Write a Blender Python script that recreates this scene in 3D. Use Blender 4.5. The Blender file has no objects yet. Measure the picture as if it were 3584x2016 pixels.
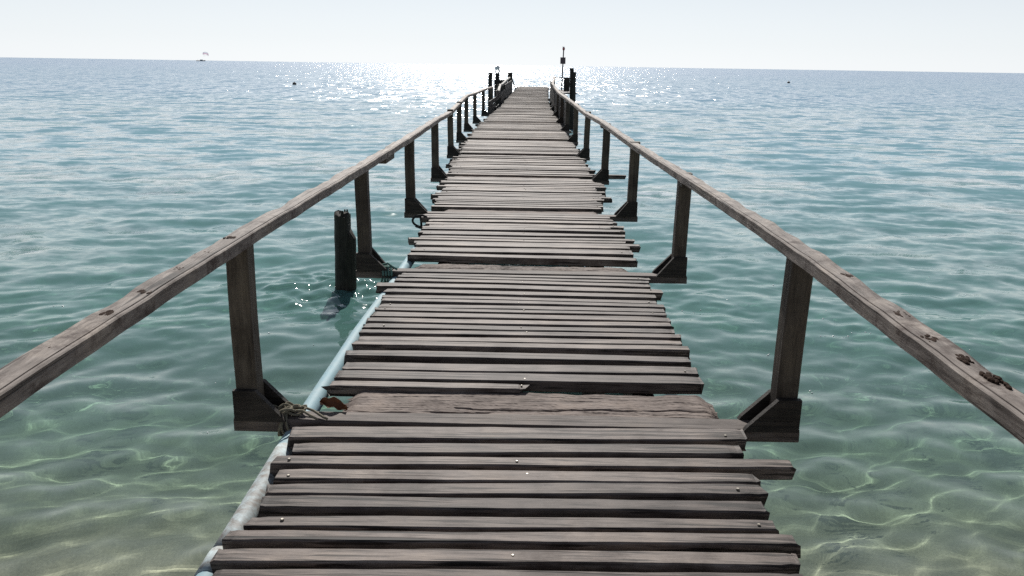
import bpy, bmesh, math, random
import numpy as np
from mathutils import Vector, Matrix

C = bpy.context.scene
R = math.radians
PI = math.pi

# ------------------------------------------------------------------ camera
CAM_H = 2.5                       # eye height above the water (deck top is at 1.08)
cam_d = bpy.data.cameras.new("camera")
cam = bpy.data.objects.new("camera", cam_d)
C.collection.objects.link(cam)
pitch, yaw, roll = 15.2918, 0.7278, 0.89
F = Vector((-math.sin(R(yaw)) * math.cos(R(pitch)), math.cos(R(yaw)) * math.cos(R(pitch)), -math.sin(R(pitch))))
R0 = Vector((math.cos(R(yaw)), math.sin(R(yaw)), 0))
U0 = R0.cross(F)
RV = R0 * math.cos(R(roll)) + U0 * math.sin(R(roll))
UV = RV.cross(F)
m = Matrix((RV, UV, -F)).transposed().to_4x4()
m.translation = (0, 0, CAM_H)
cam.matrix_world = m
cam_d.sensor_width = 36
cam_d.lens = 36 * 2852.2 / 3584
cam_d.clip_start = 0.05
cam_d.clip_end = 60000
C.camera = cam

# ------------------------------------------------------------------ sky, sun, exposure
SUN_EL, SUN_AZ = 38.0, -3.5       # azimuth clockwise from +Y
world = bpy.data.worlds.new("World")
C.world = world
world.use_nodes = True
wn = world.node_tree
wn.nodes.clear()
sky = wn.nodes.new("ShaderNodeTexSky")
sky.sky_type = 'NISHITA'
sky.sun_disc = False
sky.sun_elevation = R(SUN_EL)
sky.sun_rotation = R(SUN_AZ)
sky.altitude = 0
sky.air_density = 1.0
sky.dust_density = 0.1
sky.ozone_density = 1.5
bg = wn.nodes.new("ShaderNodeBackground")
bg.inputs[1].default_value = 0.066
wo = wn.nodes.new("ShaderNodeOutputWorld")
hs = wn.nodes.new("ShaderNodeHueSaturation")          # hazy white-balanced sky
hs.inputs['Saturation'].default_value = 0.4
wn.links.new(sky.outputs[0], hs.inputs['Color'])
wb = wn.nodes.new("ShaderNodeMix")
wb.data_type = 'RGBA'
wb.blend_type = 'MULTIPLY'
wb.inputs[0].default_value = 1.0
wb.inputs[7].default_value = (0.92, 0.97, 1.06, 1)
wn.links.new(hs.outputs[0], wb.inputs[6])
# a layer of bright haze lies along the horizon
geo = wn.nodes.new("ShaderNodeNewGeometry")
sep = wn.nodes.new("ShaderNodeSeparateXYZ")
wn.links.new(geo.outputs['Incoming'], sep.inputs[0])
hz = wn.nodes.new("ShaderNodeMapRange")
hz.inputs[1].default_value = 0.0
hz.inputs[2].default_value = -0.4
hz.inputs[3].default_value = 0.72
hz.inputs[4].default_value = 0.0
wn.links.new(sep.outputs['Z'], hz.inputs[0])
hm = wn.nodes.new("ShaderNodeMix")
hm.data_type = 'RGBA'
hs2 = wn.nodes.new("ShaderNodeMapRange")               # brighter on the sun's side, as hazy skies are
hs2.inputs[1].default_value = 0.5
hs2.inputs[2].default_value = -0.75
hs2.inputs[3].default_value = 0.0
hs2.inputs[4].default_value = 1.0
wn.links.new(sep.outputs['Y'], hs2.inputs[0])
hz2 = wn.nodes.new("ShaderNodeMath")
hz2.operation = 'MULTIPLY'
wn.links.new(hz.outputs[0], hz2.inputs[0])
wn.links.new(hs2.outputs[0], hz2.inputs[1])
wn.links.new(hz2.outputs[0], hm.inputs[0])
wn.links.new(wb.outputs[2], hm.inputs[6])
hm.inputs[7].default_value = (12.9, 13.5, 14.0, 1)
wn.links.new(hm.outputs[2], bg.inputs[0])
wn.links.new(bg.outputs[0], wo.inputs[0])

sd = bpy.data.lights.new("sun", 'SUN')
sd.energy = 5.0
sd.angle = R(0.53)
sd.color = (1.0, 0.96, 0.9)
sun = bpy.data.objects.new("sun", sd)
C.collection.objects.link(sun)
sv = Vector((math.sin(R(SUN_AZ)) * math.cos(R(SUN_EL)), math.cos(R(SUN_AZ)) * math.cos(R(SUN_EL)), math.sin(R(SUN_EL))))
sun.rotation_euler = sv.to_track_quat('Z', 'Y').to_euler()
sd.cycles.is_caustics_light = True

C.view_settings.view_transform = 'Standard'
C.view_settings.look = 'None'
C.view_settings.gamma = 1
C.view_settings.exposure = 0.15
C.cycles.use_denoising = False
C.cycles.max_bounces = 8
C.cycles.transparent_max_bounces = 8
C.cycles.sample_clamp_indirect = 6.0
C.cycles.caustics_reflective = False
C.cycles.caustics_refractive = True

# ------------------------------------------------------------------ helpers
rng = random.Random(7)


def nd(nt, typ, **kw):
    n = nt.nodes.new(typ)
    for k, v in kw.items():
        if k.startswith('i_'):
            n.inputs[int(k[2:])].default_value = v
        else:
            setattr(n, k, v)
    return n


def new_mat(name):
    mt = bpy.data.materials.new(name)
    mt.use_nodes = True
    nt = mt.node_tree
    nt.nodes.clear()
    out = nt.nodes.new("ShaderNodeOutputMaterial")
    return mt, nt, out


def ramp(nt, stops, interp='LINEAR'):
    r = nt.nodes.new("ShaderNodeValToRGB")
    r.color_ramp.interpolation = interp
    el = r.color_ramp.elements
    while len(el) < len(stops):
        el.new(0.5)
    for e, (p, c) in zip(el, stops):
        e.position = p
        e.color = (*c, 1) if len(c) == 3 else c
    return r


def wood(name, axis, dark, mid, light, rough=0.6, spec=0.35, crack=0.5, patch=None, bump=0.5, tone=True, knots=0.0):
    """weathered timber, grain running along axis (0, 1, 2)"""
    mt, nt, out = new_mat(name)
    L = nt.links.new
    tc = nd(nt, "ShaderNodeTexCoord")
    sc = [58.0, 58.0, 58.0]
    sc[axis] = 5.0
    mp = nd(nt, "ShaderNodeMapping")
    mp.inputs['Scale'].default_value = sc
    L(tc.outputs['Object'], mp.inputs[0])
    # wander of the grain
    wob = nd(nt, "ShaderNodeTexNoise")
    wob.inputs['Scale'].default_value = 5.0
    wob.inputs['Detail'].default_value = 2
    L(tc.outputs['Object'], wob.inputs['Vector'])
    wm = nd(nt, "ShaderNodeVectorMath", operation='MULTIPLY')
    wm.inputs[1].default_value = (1.2, 1.2, 1.2)
    L(wob.outputs['Color'], wm.inputs[0])
    wa = nd(nt, "ShaderNodeVectorMath", operation='ADD')
    L(mp.outputs[0], wa.inputs[0])
    L(wm.outputs[0], wa.inputs[1])
    g = nd(nt, "ShaderNodeTexNoise")
    g.inputs['Scale'].default_value = 1.0
    g.inputs['Detail'].default_value = 7
    g.inputs['Roughness'].default_value = 0.68
    L(wa.outputs[0], g.inputs['Vector'])
    rp = ramp(nt, [(0.30, dark), (0.46, mid), (0.72, light)])
    L(g.outputs['Fac'], rp.inputs[0])
    # long cracks
    sc2 = [60.0, 60.0, 60.0]
    sc2[axis] = 1.1
    mp2 = nd(nt, "ShaderNodeMapping")
    mp2.inputs['Scale'].default_value = sc2
    mp2.inputs['Location'].default_value = (3.1, 7.7, 1.9)
    L(tc.outputs['Object'], mp2.inputs[0])
    ck = nd(nt, "ShaderNodeTexNoise")
    ck.inputs['Scale'].default_value = 0.8
    ck.inputs['Detail'].default_value = 4
    ck.inputs['Roughness'].default_value = 0.55
    L(mp2.outputs[0], ck.inputs['Vector'])
    ckr = ramp(nt, [(0.34, (0, 0, 0)), (0.41, (1, 1, 1))])
    L(ck.outputs['Fac'], ckr.inputs[0])
    cmix = nd(nt, "ShaderNodeMix", data_type='RGBA', blend_type='MULTIPLY')
    cmix.inputs[0].default_value = crack
    L(rp.outputs[0], cmix.inputs[6])
    L(ckr.outputs[0], cmix.inputs[7])
    # stains
    st = nd(nt, "ShaderNodeTexNoise")
    st.inputs['Scale'].default_value = 5.0
    st.inputs['Detail'].default_value = 5
    st.inputs['Roughness'].default_value = 0.62
    L(tc.outputs['Object'], st.inputs['Vector'])
    str_ = ramp(nt, [(0.32, (0.5, 0.46, 0.44)), (0.5, (1, 1, 1)), (0.68, (1.3, 1.27, 1.2))])
    L(st.outputs['Fac'], str_.inputs[0])
    smix = nd(nt, "ShaderNodeMix", data_type='RGBA', blend_type='MULTIPLY')
    smix.inputs[0].default_value = 0.85
    L(cmix.outputs[2], smix.inputs[6])
    L(str_.outputs[0], smix.inputs[7])
    col = smix.outputs[2]
    if patch:
        pc, lo, hi, psc = patch
        pn = nd(nt, "ShaderNodeTexNoise")
        pn.inputs['Scale'].default_value = psc
        pn.inputs['Detail'].default_value = 6
        pn.inputs['Roughness'].default_value = 0.7
        L(tc.outputs['Object'], pn.inputs['Vector'])
        pr = ramp(nt, [(lo, (0, 0, 0)), (hi, (1, 1, 1))])
        L(pn.outputs['Fac'], pr.inputs[0])
        pm = nd(nt, "ShaderNodeMix", data_type='RGBA')
        L(pr.outputs[0], pm.inputs[0])
        L(col, pm.inputs[6])
        pm.inputs[7].default_value = (*pc, 1)
        col = pm.outputs[2]
    if knots:
        kmp = nd(nt, "ShaderNodeMapping")
        ks = [7.0, 7.0, 7.0]
        ks[axis] = 2.6
        kmp.inputs['Scale'].default_value = ks
        L(tc.outputs['Object'], kmp.inputs[0])
        kv = nd(nt, "ShaderNodeTexVoronoi")
        kv.inputs['Scale'].default_value = 0.8
        kd = nd(nt, "ShaderNodeVectorMath", operation='MULTIPLY_ADD')
        kd.inputs[1].default_value = (.25, .25, .25)
        L(wob.outputs['Color'], kd.inputs[0])
        L(kmp.outputs[0], kd.inputs[2])
        L(kd.outputs[0], kv.inputs['Vector'])
        kr = ramp(nt, [(0.07, (.16, .13, .11)), (0.13, (.6, .56, .54)), (0.22, (1, 1, 1))])
        L(kv.outputs['Distance'], kr.inputs[0])
        km = nd(nt, "ShaderNodeMix", data_type='RGBA', blend_type='MULTIPLY')
        km.inputs[0].default_value = knots
        L(col, km.inputs[6])
        L(kr.outputs[0], km.inputs[7])
        col = km.outputs[2]
        # narrow splits, a hand or two long
        smp = nd(nt, "ShaderNodeMapping")
        ss = [115.0, 115.0, 115.0]
        ss[axis] = 4.0
        smp.inputs['Scale'].default_value = ss
        smp.inputs['Location'].default_value = (1.3, 5.1, 8.2)
        L(tc.outputs['Object'], smp.inputs[0])
        sn = nd(nt, "ShaderNodeTexNoise")
        sn.inputs['Scale'].default_value = 0.7
        sn.inputs['Detail'].default_value = 2
        L(smp.outputs[0], sn.inputs['Vector'])
        sr = ramp(nt, [(0.35, (.12, .1, .09)), (0.41, (1, 1, 1))])
        ea = nd(nt, "ShaderNodeAttribute", attribute_name="end")
        es = nd(nt, "ShaderNodeMath", operation='MULTIPLY_ADD')
        L(ea.outputs['Fac'], es.inputs[0])
        es.inputs[1].default_value = -0.12
        L(sn.outputs['Fac'], es.inputs[2])
        L(es.outputs[0], sr.inputs[0])
        sx = nd(nt, "ShaderNodeMix", data_type='RGBA', blend_type='MULTIPLY')
        sx.inputs[0].default_value = 0.9
        L(col, sx.inputs[6])
        L(sr.outputs[0], sx.inputs[7])
        col = sx.outputs[2]
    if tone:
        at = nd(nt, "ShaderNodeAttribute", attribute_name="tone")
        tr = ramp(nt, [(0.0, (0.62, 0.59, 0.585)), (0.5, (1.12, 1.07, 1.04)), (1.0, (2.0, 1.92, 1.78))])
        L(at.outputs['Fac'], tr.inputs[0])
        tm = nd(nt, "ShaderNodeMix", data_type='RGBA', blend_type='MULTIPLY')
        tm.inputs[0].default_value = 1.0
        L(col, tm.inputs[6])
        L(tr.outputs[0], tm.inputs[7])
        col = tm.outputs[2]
    b = nd(nt, "ShaderNodeBsdfPrincipled")
    L(col, b.inputs['Base Color'])
    b.inputs['Roughness'].default_value = rough
    b.inputs['Specular IOR Level'].default_value = spec
    hm = nd(nt, "ShaderNodeMath", operation='MULTIPLY')
    L(g.outputs['Fac'], hm.inputs[0])
    L(ckr.outputs[0], hm.inputs[1])
    bp = nd(nt, "ShaderNodeBump")
    bp.inputs['Strength'].default_value = bump
    bp.inputs['Distance'].default_value = 0.006
    L(hm.outputs[0], bp.inputs['Height'])
    L(bp.outputs[0], b.inputs['Normal'])
    L(b.outputs[0], out.inputs[0])
    return mt


def plain(name, col, rough=0.5, spec=0.4, metallic=0.0, noise=0.25, nscale=20.0, col2=None):
    mt, nt, out = new_mat(name)
    L = nt.links.new
    tc = nd(nt, "ShaderNodeTexCoord")
    n = nd(nt, "ShaderNodeTexNoise")
    n.inputs['Scale'].default_value = nscale
    n.inputs['Detail'].default_value = 6
    n.inputs['Roughness'].default_value = 0.65
    L(tc.outputs['Object'], n.inputs['Vector'])
    c2 = col2 or tuple(c * (1 - noise) for c in col)
    rp = ramp(nt, [(0.35, c2), (0.65, col)])
    L(n.outputs['Fac'], rp.inputs[0])
    b = nd(nt, "ShaderNodeBsdfPrincipled")
    L(rp.outputs[0], b.inputs['Base Color'])
    b.inputs['Roughness'].default_value = rough
    b.inputs['Specular IOR Level'].default_value = spec
    b.inputs['Metallic'].default_value = metallic
    bp = nd(nt, "ShaderNodeBump")
    bp.inputs['Strength'].default_value = 0.3
    bp.inputs['Distance'].default_value = 0.004
    L(n.outputs['Fac'], bp.inputs['Height'])
    L(bp.outputs[0], b.inputs['Normal'])
    L(b.outputs[0], out.inputs[0])
    return mt


class MB:
    """collects verts / faces, builds one mesh object"""

    def __init__(self):
        self.v, self.f, self.mi, self.t, self.e = [], [], [], [], []

    def add(self, vs, fs, mat=0, tone=0.5):
        o = len(self.v)
        self.v += [tuple(map(float, p)) for p in vs]
        self.t += [tone] * len(vs)
        self.e += [0.0] * len(vs)
        self.f += [tuple(i + o for i in f) for f in fs]
        self.mi += [mat] * len(fs)

    def loft(self, rings, mat=0, tone=0.5, caps=True, closed=True):
        n = len(rings[0])
        vs = [p for r in rings for p in r]
        fs = []
        for i in range(len(rings) - 1):
            for j in range(n if closed else n - 1):
                a, b = i * n + j, i * n + (j + 1) % n
                fs.append((a, b, b + n, a + n))
        if caps:
            fs.append(tuple(range(n))[::-1])
            k = (len(rings) - 1) * n
            fs.append(tuple(range(k, k + n)))
        self.add(vs, fs, mat, tone)

    def box(self, x0, x1, y0, y1, z0, z1, mat=0, tone=0.5, ch=0.004, jit=0.0, r=None):
        """chamfered box along its longest axis"""
        d = [x1 - x0, y1 - y0, z1 - z0]
        a = d.index(max(d))
        b, c = [(1, 2), (2, 0), (0, 1)][a]
        lo, hi = [x0, y0, z0], [x1, y1, z1]
        r = r or rng
        rings = []
        n = 5
        for i in range(n):
            t = i / (n - 1)
            ring = []
            for (pb, pc) in ((lo[b] + ch, lo[c]), (hi[b] - ch, lo[c]), (hi[b], lo[c] + ch), (hi[b], hi[c] - ch),
                             (hi[b] - ch, hi[c]), (lo[b] + ch, hi[c]), (lo[b], hi[c] - ch), (lo[b], lo[c] + ch)):
                p = [0, 0, 0]
                p[a] = lo[a] + (hi[a] - lo[a]) * t
                p[b] = pb + r.uniform(-jit, jit)
                p[c] = pc + r.uniform(-jit, jit)
                ring.append(p)
            rings.append(ring)
        self.loft(rings, mat, tone)

    def tube(self, pts, rad, seg=10, mat=0, tone=0.5, caps=True):
        pts = [Vector(p) for p in pts]
        rads = rad if isinstance(rad, (list, tuple)) else [rad] * len(pts)
        rings = []
        up = Vector((0.13, 0.21, 0.97))
        for i, p in enumerate(pts):
            t = (pts[min(i + 1, len(pts) - 1)] - pts[max(i - 1, 0)]).normalized()
            s = t.cross(up)
            if s.length < 1e-3:
                s = t.cross(Vector((1, 0, 0)))
            s.normalize()
            u = s.cross(t)
            rings.append([p + (s * math.cos(2 * PI * k / seg) + u * math.sin(2 * PI * k / seg)) * rads[i] for k in range(seg)])
        self.loft(rings, mat, tone, caps)

    def build(self, name, mats, parent=None, smooth=False):
        me = bpy.data.meshes.new(name)
        me.from_pydata(self.v, [], self.f)
        if not isinstance(mats, (list, tuple)):
            mats = [mats]
        for mt in mats:
            me.materials.append(mt)
        me.polygons.foreach_set('material_index', self.mi)
        if smooth:
            me.polygons.foreach_set('use_smooth', [True] * len(self.f))
        at = me.attributes.new('tone', 'FLOAT', 'POINT')
        at.data.foreach_set('value', self.t)
        at = me.attributes.new('end', 'FLOAT', 'POINT')
        at.data.foreach_set('value', self.e)
        bm = bmesh.new()
        bm.from_mesh(me)
        bmesh.ops.recalc_face_normals(bm, faces=bm.faces)
        bm.to_mesh(me)
        bm.free()
        me.update()
        o = bpy.data.objects.new(name, me)
        C.collection.objects.link(o)
        if parent:
            o.parent = parent
        return o


def tag(o, label=None, cat=None, group=None, kind=None):
    if label:
        o['label'] = label
    if cat:
        o['category'] = cat
    if group:
        o['group'] = group
    if kind:
        o['kind'] = kind
    return o


def empty(name, loc, label, cat, group=None):
    o = bpy.data.objects.new(name, None)
    o.empty_display_size = 0.2
    C.collection.objects.link(o)
    o.location = loc
    return tag(o, label, cat, group)


class N1:
    """smooth 1-D noise"""

    def __init__(self, seed, scales=(1.7, 4.1, 9.3), amps=(1, .6, .35)):
        r = random.Random(seed)
        self.c = [(s * r.uniform(.8, 1.25), r.uniform(0, 6.28), a) for s, a in zip(scales, amps)]

    def __call__(self, x):
        return sum(a * math.sin(s * x + p) for s, p, a in self.c)


def lerp_tab(tab, y):
    if y <= tab[0][0]:
        return tab[0][1]
    for (a, va), (b, vb) in zip(tab, tab[1:]):
        if y <= b:
            return va + (vb - va) * (y - a) / (b - a)
    return tab[-1][1]


# ------------------------------------------------------------------ materials
M = {}
M['deck'] = wood('deck_timber', 0, (0.045, 0.038, 0.035), (0.118, 0.1, 0.091), (0.2, 0.175, 0.158), rough=0.66, spec=0.3, crack=0.92,
                 patch=((0.05, 0.036, 0.03), 0.56, 0.7, 2.1), knots=0.85)
M['sleeper'] = wood('eroded_timber', 0, (0.095, 0.078, 0.07), (0.155, 0.13, 0.117), (0.21, 0.18, 0.162), rough=0.75, spec=0.2, crack=0.45, bump=0.5)
M['rail'] = wood('rail_timber', 1, (0.065, 0.055, 0.049), (0.175, 0.155, 0.14), (0.32, 0.292, 0.266), rough=0.7, spec=0.28, crack=0.8,
                 patch=((0.06, 0.042, 0.034), 0.52, 0.66, 11.0))
M['post'] = wood('post_timber', 2, (0.026, 0.022, 0.018), (0.056, 0.049, 0.04), (0.085, 0.075, 0.062), rough=0.7, spec=0.25, crack=0.4)
M['dark'] = wood('shade_dark_timber', 0, (0.01, 0.009, 0.008), (0.021, 0.019, 0.017), (0.05, 0.044, 0.039), rough=0.7, spec=0.25, crack=0.4)  # near-black tone, the backlit shade of the gussets painted in
M['cross'] = wood('crossbeam_timber', 0, (0.028, 0.024, 0.022), (0.085, 0.073, 0.067), (0.15, 0.132, 0.122), rough=0.7, spec=0.25, crack=0.5)
M['pile'] = wood('pile_timber', 2, (0.012, 0.011, 0.010), (0.026, 0.024, 0.02), (0.05, 0.046, 0.038), rough=0.75, spec=0.25, crack=0.5)
M['nail'] = plain('nail_metal', (0.3, 0.27, 0.22), rough=0.4, spec=0.5, metallic=0.3)
M['rot'] = plain('rotten_wood', (0.04, 0.024, 0.017), rough=0.9, spec=0.1, nscale=90)
M['pipe'] = plain('pvc_pipe', (0.24, 0.39, 0.44), rough=0.65, spec=0.2, nscale=9.0, col2=(0.33, 0.43, 0.46))
M['grime'] = plain('pipe_grime', (0.42, 0.5, 0.52), rough=0.65, spec=0.25, nscale=26.0, col2=(0.22, 0.2, 0.18))
M['rope'] = plain('rope_fibre', (0.22, 0.2, 0.15), rough=0.9, spec=0.1, nscale=120)
M['green_rope'] = plain('green_rope_fibre', (0.12, 0.22, 0.19), rough=0.9, spec=0.1, nscale=120)
M['black_rope'] = plain('wet_rope_fibre', (0.03, 0.03, 0.03), rough=0.8, spec=0.2, nscale=120)
M['leaf'] = plain('dead_leaf', (0.2, 0.075, 0.03), rough=0.6, spec=0.2, nscale=45, col2=(0.11, 0.045, 0.022))
M['white_rail'] = plain('sun_bleached_rail', (0.36, 0.35, 0.32), rough=0.7, spec=0.2, nscale=12)
M['pole'] = plain('dark_pole', (0.05, 0.05, 0.055), rough=0.5, spec=0.4, nscale=12)
M['sign'] = plain('dull_sign_paint', (0.11, 0.08, 0.085), rough=0.6, nscale=6)
M['red'] = plain('faded_red_paint', (0.4, 0.11, 0.11), rough=0.5, nscale=12)
M['white'] = plain('white_paint', (0.75, 0.76, 0.76), rough=0.5, nscale=8, noise=0.12)
M['hull'] = plain('hazed_hull_paint', (0.26, 0.31, 0.34), rough=0.5, nscale=0.3)  # hull and cabin colours paled, distance haze painted in
M['cabin'] = plain('hazed_cabin_paint', (0.55, 0.58, 0.6), rough=0.5, nscale=0.3)
M['buoy'] = plain('buoy_plastic', (0.03, 0.03, 0.035), rough=0.5, nscale=6)


def cloth(name, col):
    mt, nt, out = new_mat(name)
    tc = nd(nt, "ShaderNodeTexCoord")
    n = nd(nt, "ShaderNodeTexNoise")
    n.inputs['Scale'].default_value = .4
    nt.links.new(tc.outputs['Object'], n.inputs['Vector'])
    rp = ramp(nt, [(.3, tuple(c * .8 for c in col)), (.7, col)])
    nt.links.new(n.outputs['Fac'], rp.inputs[0])
    d, t = nd(nt, "ShaderNodeBsdfDiffuse"), nd(nt, "ShaderNodeBsdfTranslucent")
    nt.links.new(rp.outputs[0], d.inputs[0])
    nt.links.new(rp.outputs[0], t.inputs[0])
    mx = nd(nt, "ShaderNodeMixShader")
    mx.inputs[0].default_value = .5
    nt.links.new(d.outputs[0], mx.inputs[1])
    nt.links.new(t.outputs[0], mx.inputs[2])
    nt.links.new(mx.outputs[0], out.inputs[0])
    return mt


M['can_grey'] = cloth('parasail_grey_cloth', (0.55, 0.58, 0.63))
M['can_pink'] = cloth('parasail_pink_cloth', (0.68, 0.5, 0.58))
M['foam'] = plain('foam', (0.82, 0.84, 0.84), rough=0.25, spec=0.6, nscale=60, noise=0.1)

# ------------------------------------------------------------------ the pier's shape
DECK = 1.08
LEFT = [(0, -.88), (6, -.88), (9, -.95), (12, -1.06), (18, -1.14), (21, -1.1), (26.5, -.92), (32, -.8), (42, -.55), (50, -.45)]
RIGHT = [(0, .86), (6, .86), (9, .86), (12, .93), (18, .92), (21, .9), (26.5, .86), (32, .86), (42, 1.1), (50, 1.35)]
ZD = [(0, DECK), (20, DECK), (30, 1.14), (42, 1.28), (50, 1.3)]
END_Y = 49.0

# ------------------------------------------------------------------ sea and seabed


def depth_at(y):
    return lerp_tab([(-40, -1.6), (-1.5, 0.0), (2, .14), (3.6, .34), (5.2, .7), (8, 1.1), (15, 1.7), (30, 2.6), (80, 5), (400, 9)], y)


rs = np.random.RandomState(11)
ncomp = 170
lam = np.exp(rs.uniform(np.log(0.15), np.log(5.0), ncomp))
th = rs.normal(0, 0.72, ncomp) + np.where(rs.rand(ncomp) < .25, rs.uniform(-1.2, 1.2, ncomp), 0) + 0.12
kx, ky = np.sin(th) * 2 * np.pi / lam, -np.cos(th) * 2 * np.pi / lam
ph = rs.uniform(0, 2 * np.pi, ncomp)
slope_sd = 0.112 * np.sqrt(2.0 / ncomp)
wgt = np.interp(np.log(lam), np.log([0.15, .35, .9, 2.0, 5.0]), [1.35, 1.65, 1.0, .34, .14])
amp = slope_sd * wgt * lam / (2 * np.pi)

PILE = (-2.045, 9.05)


def make_sea():
    # rows grow with distance so that ripples stay resolved close by
    r = [0.55]
    while r[-1] < 26000:
        d = r[-1]
        r.append(d + (0.026 if d < 5 else (0.03 if 9.9 < d < 12.1 else d * (0.0062 if d < 60 else (0.02 if d < 300 else 0.12)))))
    r = np.array(r)
    na = 680
    a = np.linspace(R(-68), R(68), na)
    rr, aa = np.meshgrid(r, a, indexing='ij')
    ox, oy = 0.0, -2.0
    x = ox + rr * np.sin(aa)
    y = oy + rr * np.cos(aa)
    dr = np.gradient(r)[:, None] * np.ones_like(aa)
    dt = rr * (a[1] - a[0])
    sp = np.maximum(dr, dt)
    z = np.zeros_like(x)
    # shoaling: calmer close to the beach
    calm = np.clip((y + 3.0) / 9.0, .35, 1.0)
    stir = 1 + 1.6 * np.exp(-(np.hypot(x - PILE[0], y - PILE[1]) / .95) ** 2)      # water stirred by the pile
    for i in range(ncomp):
        f = np.clip(lam[i] / sp / 3.0 - 1.0, 0, 1)
        if f.max() <= 0:
            continue
        p = kx[i] * x + ky[i] * y + ph[i]
        s = np.sin(p)
        z += f * amp[i] * (s + 0.24 * np.cos(2 * p)) * calm * (stir if lam[i] < .45 else 1.0)
    d = np.hypot(x - PILE[0], y - PILE[1])
    z += 0.016 * np.cos(2 * np.pi * d / 0.27) * np.exp(-d / .75)
    z += 0.011 * np.cos(2 * np.pi * (d + .25 * np.sin(5 * x) + .2 * y) / 0.16) * np.exp(-((d - .3) / .5) ** 2)
    nr = len(r)
    verts = np.stack([x, y, z], -1).reshape(-1, 3)
    idx = np.arange(nr * na).reshape(nr, na)
    faces = np.stack([idx[:-1, :-1], idx[:-1, 1:], idx[1:, 1:], idx[1:, :-1]], -1).reshape(-1, 4)
    me = bpy.data.meshes.new('sea')
    me.vertices.add(len(verts))
    me.vertices.foreach_set('co', verts.ravel())
    me.loops.add(faces.size)
    me.loops.foreach_set('vertex_index', faces.ravel()[:])
    me.polygons.add(len(faces))
    me.polygons.foreach_set('loop_start', np.arange(0, faces.size, 4))
    me.polygons.foreach_set('loop_total', np.full(len(faces), 4))
    me.polygons.foreach_set('use_smooth', np.ones(len(faces), dtype=bool))
    # how much slope the mesh no longer resolves, and how deep the water is
    miss = np.clip(np.log(sp / 0.05) / np.log(14), 0, 1)
    at = me.attributes.new('rough_sea', 'FLOAT', 'POINT')
    at.data.foreach_set('value', miss.ravel())
    yy = y.ravel()
    dep = np.interp(yy, [-40, -1.5, 2, 3.6, 5.2, 8, 15, 30, 80, 400], [0, 0, .14, .34, .7, 1.1, 1.7, 2.6, 5, 9])
    at = me.attributes.new('depth', 'FLOAT', 'POINT')
    at.data.foreach_set('value', dep)
    me.update(calc_edges=True)
    me.validate()
    o = bpy.data.objects.new('sea', me)
    C.collection.objects.link(o)
    if me.polygons[0].normal.z < 0:
        me.flip_normals()
    return tag(o, kind='structure')


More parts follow.
